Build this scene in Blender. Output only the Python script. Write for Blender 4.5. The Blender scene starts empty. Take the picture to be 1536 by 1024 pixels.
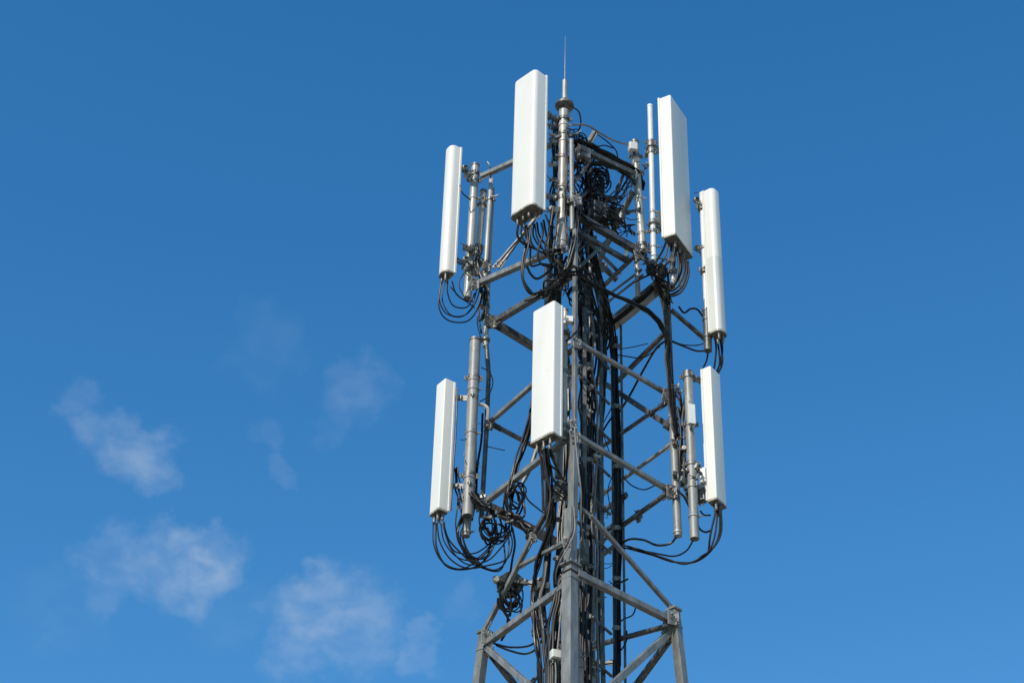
import bpy, math, random
from mathutils import Vector, Matrix, noise
random.seed(7)
S = bpy.context.scene
COL = S.collection
# ------------------------------------------------------------------ camera
F_PX, PITCH, ROLL, EYE = 3100.0, 38.0, 1.6, Vector((0, 0, 1.6))
cd = bpy.data.cameras.new("camera"); cam = bpy.data.objects.new("camera", cd); COL.objects.link(cam)
cam.location = EYE
CR = Matrix.Rotation(math.radians(90 + PITCH), 3, 'X') @ Matrix.Rotation(math.radians(ROLL), 3, 'Z')
cam.rotation_euler = CR.to_euler()
cd.sensor_width = 36; cd.lens = 36 * F_PX / 1536; cd.clip_end = 6000
S.camera = cam
S.render.resolution_x, S.render.resolution_y = 1024, 682
def ray(px, py): return CR @ Vector(((px - 768) / F_PX, -(py - 512) / F_PX, -1))
def P(px, py, Y):                                   # photo pixel + distance in front of the viewer -> point in the place
    d = ray(px, py); return EYE + d * (Y / d.y)
# ------------------------------------------------------------------ sky and sun
SUN_DIR = Vector((-0.54, -0.84, 0.84)).normalized()
sel = math.asin(SUN_DIR.z); saz = math.atan2(SUN_DIR.x, SUN_DIR.y)
W = bpy.data.worlds.new("World"); S.world = W; W.use_nodes = True
nt = W.node_tree; nt.nodes.clear()
def N(tree, t, **k):
    n = tree.nodes.new(t)
    for a, b in k.items(): setattr(n, a, b)
    return n
out = N(nt, 'ShaderNodeOutputWorld'); bg = N(nt, 'ShaderNodeBackground'); bg.inputs[1].default_value = 0.11
sky = N(nt, 'ShaderNodeTexSky', sky_type='NISHITA', sun_disc=False)
sky.sun_elevation = sel; sky.sun_rotation = saz; sky.air_density = 1.0; sky.dust_density = 0.15; sky.ozone_density = 3.2
sep = N(nt, 'ShaderNodeSeparateColor'); tint = N(nt, 'ShaderNodeCombineColor'); nt.links.new(sky.outputs[0], sep.inputs[0])
tc = N(nt, 'ShaderNodeTexCoord')
def mth(op, a, b=None, c=None):
    m = N(nt, 'ShaderNodeMath', operation=op)
    for i, v in enumerate((a, b, c)):
        if v is None: continue
        if isinstance(v, (int, float)): m.inputs[i].default_value = v
        else: nt.links.new(v, m.inputs[i])
    return m.outputs[0]
# clean deep-blue air: each channel of the sky gets its own contrast and level (ref = its value high up, at strength 1)
for i, (ref, gam, lev, top) in enumerate(((.640, 2.0, .027, .62), (1.14, 1.28, .155, .80), (2.27, 1.07, .418, .80))):
    v = mth('MULTIPLY', mth('POWER', mth('MULTIPLY', sep.outputs[i], 1 / ref), gam), lev / .11)
    nt.links.new(mth('MINIMUM', v, top / .11), tint.inputs[i])
warp = N(nt, 'ShaderNodeTexNoise'); warp.inputs['Scale'].default_value = 42; warp.inputs['Detail'].default_value = 5
warp.inputs['Roughness'].default_value = .6
nt.links.new(tc.outputs['Generated'], warp.inputs['Vector'])
v1 = N(nt, 'ShaderNodeVectorMath', operation='SUBTRACT'); nt.links.new(warp.outputs['Color'], v1.inputs[0]); v1.inputs[1].default_value = (.5, .5, .5)
v2 = N(nt, 'ShaderNodeVectorMath', operation='SCALE'); nt.links.new(v1.outputs[0], v2.inputs[0]); v2.inputs['Scale'].default_value = .040
v3 = N(nt, 'ShaderNodeVectorMath', operation='ADD'); nt.links.new(v2.outputs[0], v3.inputs[0]); nt.links.new(tc.outputs['Generated'], v3.inputs[1])
v4 = N(nt, 'ShaderNodeVectorMath', operation='NORMALIZE'); nt.links.new(v3.outputs[0], v4.inputs[0])
BLOBS = [(118, 600, 30, .30), (150, 644, 40, .36), (188, 668, 42, .40), (228, 684, 46, .50), (238, 714, 34, .36),
         (160, 840, 52, .34), (208, 850, 50, .38), (300, 830, 52, .60), (262, 850, 60, .46), (298, 868, 50, .46), (150, 880, 40, .2),
         (478, 880, 42, .50), (455, 920, 60, .50), (500, 925, 70, .50), (545, 930, 60, .42), (535, 965, 55, .42), (440, 975, 44, .40),
         (425, 1000, 34, .30), (552, 905, 28, .28), (624, 978, 30, .36), (636, 945, 24, .28), (535, 585, 50, .20), (395, 520, 60, .10),
         (405, 662, 30, .16), (428, 710, 22, .16), (500, 650, 26, .1), (690, 905, 34, .13), (350, 915, 60, .10), (90, 920, 60, .08)]
acc = None
for (bx, by, br, bw) in BLOBS:
    d = ray(bx, by).normalized()
    dp = N(nt, 'ShaderNodeVectorMath', operation='DOT_PRODUCT'); nt.links.new(v4.outputs[0], dp.inputs[0]); dp.inputs[1].default_value = d
    rr = br / 3900.0 * 1.72
    mr = N(nt, 'ShaderNodeMapRange', interpolation_type='SMOOTHSTEP')
    nt.links.new(dp.outputs['Value'], mr.inputs['Value'])
    mr.inputs['From Min'].default_value = math.cos(rr); mr.inputs['From Max'].default_value = math.cos(rr * .05)
    mr.inputs['To Min'].default_value = 0; mr.inputs['To Max'].default_value = bw * (.78 if bw > .25 else .95)
    acc = mr.outputs[0] if acc is None else mth('MAXIMUM', acc, mr.outputs[0])
wisp = N(nt, 'ShaderNodeTexNoise'); wisp.inputs['Scale'].default_value = 70; wisp.inputs['Detail'].default_value = 8
wisp.inputs['Roughness'].default_value = .5; wisp.inputs['Distortion'].default_value = .25
mp = N(nt, 'ShaderNodeMapping'); mp.inputs['Scale'].default_value = (1, 1, 1.5)
nt.links.new(tc.outputs['Generated'], mp.inputs['Vector']); nt.links.new(mp.outputs[0], wisp.inputs['Vector'])
wr = N(nt, 'ShaderNodeMapRange', interpolation_type='SMOOTHSTEP'); nt.links.new(wisp.outputs[0], wr.inputs['Value'])
wr.inputs['From Min'].default_value = .25; wr.inputs['From Max'].default_value = .75; wr.inputs['To Min'].default_value = .45; wr.inputs['To Max'].default_value = 1.12
cf = mth('MULTIPLY', mth('POWER', mth('MAXIMUM', mth('MULTIPLY', acc, wr.outputs[0]), 0), 1.35), 1.12)
cm = N(nt, 'ShaderNodeMixRGB'); nt.links.new(cf, cm.inputs[0]); nt.links.new(tint.outputs[0], cm.inputs[1])
cm.inputs[2].default_value = (4.5, 5.5, 6.7, 1)
nt.links.new(cm.outputs[0], bg.inputs[0]); nt.links.new(bg.outputs[0], out.inputs[0])
sl = bpy.data.lights.new("sun", 'SUN'); so = bpy.data.objects.new("sun", sl); COL.objects.link(so)
sl.energy = 3.9; sl.angle = math.radians(.5); sl.color = (1, .93, .83)
so.rotation_euler = SUN_DIR.to_track_quat('Z', 'Y').to_euler()
S.view_settings.view_transform = 'Standard'; S.view_settings.look = 'None'; S.view_settings.exposure = 0; S.view_settings.gamma = 1

# ------------------------------------------------------------------ materials
def mat(name, c1, c2, rough=(.4, .6), metal=0.0, scale=6.0, stretch=(1, 1, .35), bump=0.0, spots=None, spec=.5, lo=.35, hi=.65):
    m = bpy.data.materials.new(name); m.use_nodes = True; t = m.node_tree; b = t.nodes['Principled BSDF']
    g = N(t, 'ShaderNodeNewGeometry'); mp = N(t, 'ShaderNodeMapping'); mp.inputs['Scale'].default_value = stretch
    t.links.new(g.outputs['Position'], mp.inputs['Vector'])
    n = N(t, 'ShaderNodeTexNoise'); n.inputs['Scale'].default_value = scale; n.inputs['Detail'].default_value = 8; n.inputs['Roughness'].default_value = .65
    t.links.new(mp.outputs[0], n.inputs['Vector'])
    r = N(t, 'ShaderNodeMapRange'); r.inputs['From Min'].default_value = lo; r.inputs['From Max'].default_value = hi
    t.links.new(n.outputs[0], r.inputs['Value'])
    mx = N(t, 'ShaderNodeMixRGB'); t.links.new(r.outputs[0], mx.inputs[0]); mx.inputs[1].default_value = (*c1, 1); mx.inputs[2].default_value = (*c2, 1)
    colr = mx.outputs[0]
    if spots:
        sc, sp, lo2, hi2 = spots
        n2 = N(t, 'ShaderNodeTexNoise'); n2.inputs['Scale'].default_value = sc; n2.inputs['Detail'].default_value = 5
        t.links.new(g.outputs['Position'], n2.inputs['Vector'])
        r2 = N(t, 'ShaderNodeMapRange'); r2.inputs['From Min'].default_value = lo2; r2.inputs['From Max'].default_value = hi2
        t.links.new(n2.outputs[0], r2.inputs['Value'])
        m2 = N(t, 'ShaderNodeMixRGB'); t.links.new(r2.outputs[0], m2.inputs[0]); t.links.new(colr, m2.inputs[1]); m2.inputs[2].default_value = (*sp, 1)
        colr = m2.outputs[0]
    t.links.new(colr, b.inputs['Base Color'])
    rr = N(t, 'ShaderNodeMapRange'); rr.inputs['To Min'].default_value = rough[0]; rr.inputs['To Max'].default_value = rough[1]
    t.links.new(n.outputs[0], rr.inputs['Value']); t.links.new(rr.outputs[0], b.inputs['Roughness'])
    b.inputs['Metallic'].default_value = metal; b.inputs['Specular IOR Level'].default_value = spec
    if bump:
        bp = N(t, 'ShaderNodeBump'); bp.inputs['Strength'].default_value = bump; bp.inputs['Distance'].default_value = .01
        t.links.new(n.outputs[0], bp.inputs['Height']); t.links.new(bp.outputs[0], b.inputs['Normal'])
    return m
M = dict(
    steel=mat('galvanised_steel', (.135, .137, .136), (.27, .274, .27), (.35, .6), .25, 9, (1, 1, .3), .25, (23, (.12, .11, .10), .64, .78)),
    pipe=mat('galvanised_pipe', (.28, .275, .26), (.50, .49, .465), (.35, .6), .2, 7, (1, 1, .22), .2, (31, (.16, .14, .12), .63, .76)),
    dark=mat('dark_steel', (.05, .051, .052), (.145, .147, .148), (.35, .6), .4, 11, (1, 1, .4), .3, (27, (.32, .31, .29), .60, .72)),  # darker steel tone with paler spots
    fit=mat('fitting_metal', (.05, .05, .05), (.30, .29, .27), (.3, .6), .5, 30, (1, 1, 1), .5),
    dull=mat('dull_zinc_pipe', (.20, .20, .198), (.36, .36, .35), (.4, .65), .2, 7, (1, 1, .22), .3, (24, (.11, .095, .08), .60, .76)),
    white=mat('white_radome', (.70, .685, .655), (.77, .755, .725), (.35, .5), 0, 2.0, (1, 1, .15), .02, (11, (.62, .60, .55), .62, .95), .4),
    shade_white=mat('shade_painted_radome', (.58, .59, .57), (.66, .665, .64), (.3, .4), 0, 2.0, (1, 1, .15), .02, None, .5),  # radome white with shade put into the colour
    pole_white=mat('white_painted_pole', (.60, .60, .58), (.76, .76, .74), (.35, .5), 0, 6, (1, 1, .2), .1, (26, (.30, .28, .25), .62, .74)),
    cap=mat('grimy_end_cap', (.05, .042, .032), (.22, .195, .155), (.5, .8), 0, 16, (1, 1, 1), .4, (40, (.04, .035, .03), .55, .68)),
    rim=mat('cap_rim', (.22, .20, .16), (.50, .48, .42), (.4, .6), 0, 14, (1, 1, 1), .1, (40, (.08, .07, .05), .54, .66)),
    rubber=mat('black_cable_jacket', (.006, .006, .007), (.018, .017, .017), (.22, .42), 0, 12, (1, 1, 1), .1, None, .15),
    rubber2=mat('faded_cable_jacket', (.009, .009, .010), (.03, .029, .027), (.4, .6), 0, 14, (1, 1, 1), .15, None, .4),
    greycable=mat('grey_cable_jacket', (.10, .10, .10), (.20, .20, .195), (.45, .65), 0, 14, (1, 1, 1), .1, None, .5),
    tape=mat('wrapped_tape', (.012, .012, .012), (.07, .068, .066), (.4, .7), 0, 38, (1, 1, .5), 1.0, None, .5),
    ground=mat('dry_grass_ground', (.20, .18, .13), (.36, .32, .25), (.8, 1), 0, .8, (1, 1, 1), .6),
    concrete=mat('concrete', (.25, .245, .23), (.36, .35, .33), (.7, .9), 0, 5, (1, 1, 1), .4),
)
# ------------------------------------------------------------------ mesh helpers
def frame(ax):
    ax = ax.normalized(); u = Vector((0, 0, 1)) if abs(ax.z) < .92 else Vector((0, 1, 0))
    x = u.cross(ax).normalized(); return x, ax.cross(x).normalized(), ax
class MB:
    def __init__(s): s.v = []; s.f = []
    def ring_loft(s, rings, cap0=True, cap1=True):
        n = len(rings[0]); b = len(s.v)
        for r in rings: s.v += [Vector(p) for p in r]
        for i in range(len(rings) - 1):
            for j in range(n):
                a = b + i * n + j; c = b + i * n + (j + 1) % n
                s.f.append((a, c, c + n, a + n))
        if cap0: s.f.append(tuple(b + j for j in reversed(range(n))))
        if cap1: s.f.append(tuple(b + (len(rings) - 1) * n + j for j in range(n)))
        return s
    def tube(s, pts, r, n=8, caps=True):
        pts = [Vector(p) for p in pts]; rings = []; x = None
        for i, p in enumerate(pts):
            t = (pts[min(i + 1, len(pts) - 1)] - pts[max(i - 1, 0)])
            if t.length < 1e-9: t = Vector((0, 0, 1))
            t.normalize()
            if x is None: x = frame(t)[0]
            else:
                x = x - t * x.dot(t)
                x = x.normalized() if x.length > 1e-6 else frame(t)[0]
            y = t.cross(x); rad = r[i] if isinstance(r, (list, tuple)) else r
            rings.append([p + (x * math.cos(2 * math.pi * k / n) + y * math.sin(2 * math.pi * k / n)) * rad for k in range(n)])
        return s.ring_loft(rings, caps, caps)
    def cyl(s, p, q, r, n=16): return s.tube([p, q], r, n)
    def lathe(s, p, ax, prof, n=20):                 # prof = (distance along axis, radius)
        x, y, a = frame(Vector(ax)); p = Vector(p)
        return s.ring_loft([[p + a * h + (x * math.cos(2 * math.pi * k / n) + y * math.sin(2 * math.pi * k / n)) * r for k in range(n)] for h, r in prof])
    def extr(s, sec, p, q, up=Vector((0, 0, 1)), rot=0):
        p = Vector(p); q = Vector(q); a = (q - p).normalized()
        if abs(a.dot(up)) > .97: up = Vector((0, 1, 0))
        x = up.cross(a).normalized(); y = a.cross(x)
        if rot: c, d = math.cos(rot), math.sin(rot); x, y = x * c + y * d, y * c - x * d
        return s.ring_loft([[p + x * u + y * v for u, v in sec], [q + x * u + y * v for u, v in sec]])
    def bar(s, p, q, w, h=None, rot=0, b=.006, up=Vector((0, 0, 1))):
        h = h or w; w /= 2; h /= 2; b = min(b, w * .3, h * .3)
        sec = [(w, -h + b), (w, h - b), (w - b, h), (-w + b, h), (-w, h - b), (-w, -h + b), (-w + b, -h), (w - b, -h)]
        return s.extr(sec, p, q, up, rot)
    def angle(s, p, q, w, t=.009, rot=0, up=Vector((0, 0, 1))):
        sec = [(0, 0), (w, 0), (w, t), (t, t), (t, w), (0, w)]
        sec = [(a - w * .3, b - w * .3) for a, b in sec]
        return s.extr(sec, p, q, up, rot)
    def box(s, c, ex, ey, ez, dims):
        c = Vector(c); ex, ey, ez = (Vector(v).normalized() for v in (ex, ey, ez))
        return s.bar(c - ez * dims[2] / 2, c + ez * dims[2] / 2, dims[0], dims[1], b=.004, up=ey) if abs(ez.dot(ey)) < .9 else s
    def bolt(s, p, ax, r=.011, l=.02):
        x, y, a = frame(Vector(ax)); p = Vector(p)
        s.lathe(p, a, [(0, r), (l, r)], 6); s.lathe(p + a * l, a, [(0, r * .5), (l * .9, r * .5)], 6); return s
def link(o, parent):
    COL.objects.link(o)
    if parent is not None: o.parent = parent
def worldloc(o):
    l = Vector((0, 0, 0))
    while o: l += o.location; o = o.parent
    return l
def obj(name, mb, m, parent=None, origin=None):
    me = bpy.data.meshes.new(name)
    if parent is not None: off = worldloc(parent)
    else: off = Vector(origin) if origin is not None else mb.v[0].copy()
    me.from_pydata([v - off for v in mb.v], [], mb.f); me.validate()
    me.materials.append(M[m] if isinstance(m, str) else m)
    me.shade_smooth(); me.set_sharp_from_angle(angle=math.radians(32))
    o = bpy.data.objects.new(name, me); link(o, parent)
    if parent is None: o.location = off
    return o
def thing(name, label, cat, loc, group=None):
    o = bpy.data.objects.new(name, None); COL.objects.link(o); o.location = loc; o.empty_display_size = .1
    o['label'] = label; o['category'] = cat
    if group: o['group'] = group
    return o
def tag(o, label, cat, group=None):
    o['label'] = label; o['category'] = cat
    if group: o['group'] = group
    return o
def spline(pts, k=8):
    pts = [Vector(p) for p in pts]
    if len(pts) < 3: 
        return [pts[0].lerp(pts[-1], i / 4) for i in range(5)]
    q = [pts[0] * 2 - pts[1]] + pts + [pts[-1] * 2 - pts[-2]]; r = []
    for i in range(1, len(q) - 2):
        a, b, c, d = q[i - 1:i + 3]
        for j in range(k):
            t = j / k; r.append(.5 * ((2 * b) + (c - a) * t + (2 * a - 5 * b + 4 * c - d) * t * t + (3 * b - a - 3 * c + d) * t ** 3))
    r.append(pts[-1]); return r
def clamp_mb(mb, c, ax, r, out=(0, -1, 0), h=.05, ear=.05):
    c = Vector(c); ax = Vector(ax).normalized(); out = Vector(out); out = (out - ax * out.dot(ax)).normalized(); sd = ax.cross(out)
    mb.lathe(c - ax * h / 2, ax, [(0, r + .002), (0, r + .012), (h, r + .012), (h, r + .002)], 18)
    for s in (1, -1):
        mb.box(c + sd * s * (r + ear / 2), sd, out, ax, (ear, .022, h))
        mb.bolt(c + sd * s * (r + ear * .6) - out * .03, out, .011, .05)
    return mb
# ------------------------------------------------------------------ setting
g = MB(); R0 = 1500
g.v = [Vector((-R0, -R0, 0)), Vector((R0, -R0, 0)), Vector((R0, R0, 0)), Vector((-R0, R0, 0))]; g.f = [(0, 1, 2, 3)]
o = obj('ground', g, 'ground', origin=(0, 0, 0)); o['kind'] = 'structure'
g = MB().bar((.92, 23.2, -.3), (.92, 23.2, .15), 6.4, 6.4, rot=math.radians(0), b=.03)
o = obj('concrete_foundation', g, 'concrete', origin=(.92, 23.2, 0)); o['kind'] = 'structure'

# ------------------------------------------------------------------ lattice tower
YF, YL, YR, YB = 22.0, 23.3, 23.2, 24.5
T = thing('lattice_tower', 'tall grey galvanised steel lattice tower carrying all the antennas', 'tower', (.92, 23.2, .15))
Fp = [(872, 205, YF), (868, 330, YF), (865, 500, YF), (861, 650, YF), (860, 760, YF)]
def legpt(pts, py):
    for a, b in zip(pts, pts[1:]):
        if a[1] <= py <= b[1]:
            t = (py - a[1]) / (b[1] - a[1]); return P(a[0] + (b[0] - a[0]) * t, py, a[2])
    e = pts[0] if py < pts[0][1] else pts[-1]; return P(e[0], py, e[2])
Lp = [(741, 300, YL), (735, 430, YL), (733, 600, YL), (724, 752, YL), (722, 770, YL)]
Rp = [(992, 400, YR), (1003, 500, YR), (1008, 600, YR), (1012, 700, YR), (1017, 806, YR)]
zF0 = P(855, 862, YF)
F0 = P(855, 862, YF); L0 = P(728, 958, 23.55); R0p = P(1012, 926, 23.05); B0 = Vector((1.2, 24.6, F0.z))
# front leg: narrow above, heavy box section below the collar
leg = obj('leg', MB().tube([P(857, 210, YF + .1), P(858, 345, YF + .1)], .034, 14), 'dull', T)
leg = obj('leg', MB().bar(P(863, 345, YF), P(861.5, 655, YF), .06, rot=math.radians(45)), 'steel', T)
leg = obj('leg', MB().bar(P(861, 655, YF), P(859, 775, YF), .10, rot=math.radians(45)), 'steel', T)
cx = P(855, 764, YF)
leg = obj('leg', MB().bar(P(856, 764, YF), P(855.5, 858, YF), .125, rot=math.radians(45)).bar(F0, Vector((F0.x - .01, F0.y - 1.1, .15)), .15, rot=math.radians(45)), 'steel', T)
fl = MB()
for (py, w, h) in ((846, .20, .022), (853, .165, .05), (868, .17, .02), (880, .158, .006)):
    p = P(855.5, py, YF); fl.bar(p, p + Vector((0, 0, -h)), w, rot=math.radians(45))
for k in range(4):
    a = math.radians(45 + 90 * k); p = P(855.5, 846, YF); q = p + Vector((math.cos(a) * .095, math.sin(a) * .095, 0)); fl.bolt(q, (0, 0, 1)); 
obj('collar', fl, 'steel', leg)
# lower left / right legs (box), flaring slightly to the ground
for (a, g_, s) in ((P(727, 950, 23.55), Vector((-1.45, 24.2, .15)), .12), (P(1011, 916, 23.05), Vector((3.4, 23.8, .15)), .115), (B0 + Vector((0, 0, .1)), Vector((1.3, 26, .15)), .12)):
    l = obj('leg', MB().bar(a, g_, s, rot=math.radians(45)), 'steel', T)
    c = MB().bar(a + Vector((0, 0, .03)), a, s * 1.35, rot=math.radians(45)); d = (g_ - a).normalized()
    obj('band', MB().bar(a + d * .22, a + d * .26, s * 1.12, rot=math.radians(45)), 'steel', l)
    for k in range(4):
        an = math.radians(90 * k + 20); c.bolt(a + Vector((math.cos(an) * s * .5, math.sin(an) * s * .5, .03)), (0, 0, 1))
    obj('collar', c, 'steel', l)
# upper left, right and back legs (round pipe)
l = obj('leg', MB().tube([P(*p) for p in [(738, 283, YL), (731, 430, YL), (728, 520, YL)]], .042, 14), 'pipe', T)
fm = MB()
for py in (459, 509, 440): obj('flange', MB().lathe(P(728, py, YL), (0, 0, -1), [(0, .07), (.03, .07)], 14), 'fit', l)
l = obj('leg', MB().tube([P(*p) for p in [(729, 512, YL), (733, 560, YL), (730, 640, YL), (722, 775, YL)]], .034, 12), 'dark', T)
l = obj('leg', MB().tube([P(*p) for p in [(1001, 430, YR), (1006, 560, YR), (1009, 620, YR)]], .04, 12), 'dark', T)
l = obj('leg', MB().tube([P(*p) for p in [(1008, 598, YR), (1012, 690, YR), (1017, 804, YR)]], .055, 18), 'dull', T)
fm = MB(); ax = P(1017, 804, YR) - P(1008, 598, YR)
for px, py in ((1009, 625), (1014, 745), (1016.6, 798)): obj('flange', MB().lathe(P(px, py, YR), ax, [(-.015, .05), (-.015, .062), (.015, .062), (.015, .05)], 18), 'pipe', l)
l = obj('leg', MB().tube([Vector((1.18, YB, 23.2)), Vector((1.2, YB + .05, F0.z))], .045, 12), 'dark', T)
BXY = lambda z: Vector((1.19, YB, z))
def brace(name, p, q, w, m='steel', kind='bar', h=None, rot=0, ends=True):
    mb = MB()
    if kind == 'bar': mb.bar(p, q, w, h, rot)
    elif kind == 'ang': mb.angle(p, q, w, rot=rot)
    else: mb.tube([p, q], w / 2, 12)
    if ends:
        d = (q - p).normalized()
        for e, s in ((p, 1), (q, -1)):
            mb.bar(e, e + d * s * .16, .012, w * 1.9)
            for k in (.04, .10):
                mb.bolt(e + d * s * k + Vector((0, -.006, 0)), (0, -1, 0), .012, .014)
    return obj(name, mb, m, T)
HB, DB = 'horizontal_brace', 'diagonal_brace'
# left-front and left-back faces
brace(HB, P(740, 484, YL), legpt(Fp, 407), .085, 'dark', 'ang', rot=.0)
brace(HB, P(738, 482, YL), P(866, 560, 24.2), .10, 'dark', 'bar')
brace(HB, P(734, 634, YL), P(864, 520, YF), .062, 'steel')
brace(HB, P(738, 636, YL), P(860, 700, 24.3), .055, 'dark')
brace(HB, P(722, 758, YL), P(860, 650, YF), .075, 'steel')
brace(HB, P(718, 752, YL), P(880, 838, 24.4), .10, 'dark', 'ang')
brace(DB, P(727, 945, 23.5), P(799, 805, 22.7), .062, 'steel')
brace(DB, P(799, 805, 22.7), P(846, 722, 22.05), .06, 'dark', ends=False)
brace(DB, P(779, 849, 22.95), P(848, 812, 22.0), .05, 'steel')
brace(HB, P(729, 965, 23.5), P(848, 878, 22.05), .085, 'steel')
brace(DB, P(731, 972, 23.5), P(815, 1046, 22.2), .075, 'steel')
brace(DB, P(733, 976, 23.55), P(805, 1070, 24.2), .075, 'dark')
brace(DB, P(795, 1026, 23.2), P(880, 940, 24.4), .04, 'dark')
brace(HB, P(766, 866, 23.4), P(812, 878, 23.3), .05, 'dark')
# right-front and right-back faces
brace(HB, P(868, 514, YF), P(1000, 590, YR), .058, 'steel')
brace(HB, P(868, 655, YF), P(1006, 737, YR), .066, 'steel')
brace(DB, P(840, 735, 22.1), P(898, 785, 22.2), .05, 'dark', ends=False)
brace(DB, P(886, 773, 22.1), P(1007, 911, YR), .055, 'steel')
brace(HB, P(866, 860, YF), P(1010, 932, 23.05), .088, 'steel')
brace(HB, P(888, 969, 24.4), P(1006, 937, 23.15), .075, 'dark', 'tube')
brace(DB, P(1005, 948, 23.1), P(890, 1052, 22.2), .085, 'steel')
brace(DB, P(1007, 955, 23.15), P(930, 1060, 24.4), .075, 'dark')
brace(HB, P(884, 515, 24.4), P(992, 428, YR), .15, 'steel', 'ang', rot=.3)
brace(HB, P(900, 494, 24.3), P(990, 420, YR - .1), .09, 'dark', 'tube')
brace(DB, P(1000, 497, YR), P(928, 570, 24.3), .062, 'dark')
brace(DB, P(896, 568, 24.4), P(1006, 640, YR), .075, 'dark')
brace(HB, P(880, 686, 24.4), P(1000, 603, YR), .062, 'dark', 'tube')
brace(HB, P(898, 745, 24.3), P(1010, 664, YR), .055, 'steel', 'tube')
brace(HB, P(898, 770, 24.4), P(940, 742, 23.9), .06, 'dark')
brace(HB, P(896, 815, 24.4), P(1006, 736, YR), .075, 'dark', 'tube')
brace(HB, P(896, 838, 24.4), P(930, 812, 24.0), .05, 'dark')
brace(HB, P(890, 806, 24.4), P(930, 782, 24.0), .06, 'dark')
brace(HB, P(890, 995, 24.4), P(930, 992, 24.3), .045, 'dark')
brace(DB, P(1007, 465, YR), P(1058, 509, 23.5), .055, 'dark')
mb = MB(); clamp_mb(mb, P(957, 774, 23.75), P(1006, 736, YR) - P(896, 815, 24.4), .045, h=.07); obj('brace_clamp', mb, 'fit', T)
# head frame
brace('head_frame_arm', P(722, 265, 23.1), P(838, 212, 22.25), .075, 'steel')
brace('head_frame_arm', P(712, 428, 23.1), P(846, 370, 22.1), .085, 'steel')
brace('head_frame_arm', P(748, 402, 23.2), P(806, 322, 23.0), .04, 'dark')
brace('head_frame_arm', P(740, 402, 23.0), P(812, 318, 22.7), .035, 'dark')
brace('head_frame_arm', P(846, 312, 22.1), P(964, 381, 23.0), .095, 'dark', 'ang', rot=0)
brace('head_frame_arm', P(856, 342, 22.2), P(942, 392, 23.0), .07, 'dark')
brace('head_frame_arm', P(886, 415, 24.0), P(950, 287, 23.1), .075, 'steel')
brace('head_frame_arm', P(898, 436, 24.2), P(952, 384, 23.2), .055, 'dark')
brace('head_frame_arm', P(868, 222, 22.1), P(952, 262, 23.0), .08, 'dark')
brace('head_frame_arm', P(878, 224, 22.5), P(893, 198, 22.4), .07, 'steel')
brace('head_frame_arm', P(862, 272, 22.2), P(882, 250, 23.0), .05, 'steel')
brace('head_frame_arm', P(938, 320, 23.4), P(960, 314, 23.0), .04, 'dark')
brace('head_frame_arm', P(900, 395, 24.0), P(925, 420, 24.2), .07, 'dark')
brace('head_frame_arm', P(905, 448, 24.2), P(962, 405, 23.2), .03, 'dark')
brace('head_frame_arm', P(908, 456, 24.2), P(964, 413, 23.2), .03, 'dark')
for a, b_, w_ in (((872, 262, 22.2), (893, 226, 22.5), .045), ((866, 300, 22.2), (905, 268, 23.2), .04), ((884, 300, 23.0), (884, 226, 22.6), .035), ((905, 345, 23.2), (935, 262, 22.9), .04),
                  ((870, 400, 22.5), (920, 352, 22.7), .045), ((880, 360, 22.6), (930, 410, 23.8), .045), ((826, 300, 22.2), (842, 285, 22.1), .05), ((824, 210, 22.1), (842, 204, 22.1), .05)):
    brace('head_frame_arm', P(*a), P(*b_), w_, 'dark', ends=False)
# gussets and bolted nodes
def node(px, py, Y, s=.11, m='steel', seed=0):
    rnd = random.Random(seed + px); c = P(px, py, Y); mb = MB()
    a = rnd.uniform(-.3, .3)
    mb.box(c, (1, .4, 0), (-.4, 1, 0), (a, 0, 1), (s, .014, s * 1.3)); mb.box(c + Vector((.01, .02, -.02)), (1, -.6, 0), (.6, 1, 0), (0, 0, 1), (s * .9, .014, s))
    for i in range(5): mb.bolt(c + Vector((rnd.uniform(-.4, .4) * s, -.02 - rnd.random() * .02, rnd.uniform(-.5, .5) * s)), (rnd.uniform(-.5, .5), -1, 0), .012, .018)
    return obj('gusset_plate', mb, m, T)
for i, a in enumerate([(738, 482, YL - .05, .16, 'fit'), (733, 636, YL - .05, .13, 'fit'), (720, 756, YL, .15, 'fit'), (730, 955, 23.42, .15), (1010, 926, 22.95, .16), (1002, 594, YR - .07, .17, 'fit'),
                       (1008, 737, YR - .07, .16, 'fit'), (1012, 664, YR - .06, .10, 'fit'), (1013, 712, YR - .06, .09, 'fit'), (866, 515, YF - .05, .12), (863, 655, YF - .06, .15), (860, 636, YF - .06, .10),
                       (712, 425, 23.0, .15), (730, 400, 23.0, .13, 'fit'), (846, 372, 22.05, .1, 'fit'), (958, 382, 22.9, .14), (800, 806, 22.6, .09), (848, 812, 21.92, .08), (920, 512, 24.0, .15, 'fit'),
                       (894, 492, 23.8, .12, 'fit'), (905, 400, 24.0, .12, 'fit'), (838, 740, 22.1, .15, 'fit'), (866, 300, 21.95, .13), (950, 262, 22.95, .14), (872, 236, 22.3, .13), (940, 388, 23.0, .08),
                       (793, 803, 23.5, .10, 'dark'), (900, 790, 23.9, .13), (893, 760, 23.9, .1)]):
    node(*a[:3], *(a[3:]), seed=i)
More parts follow.
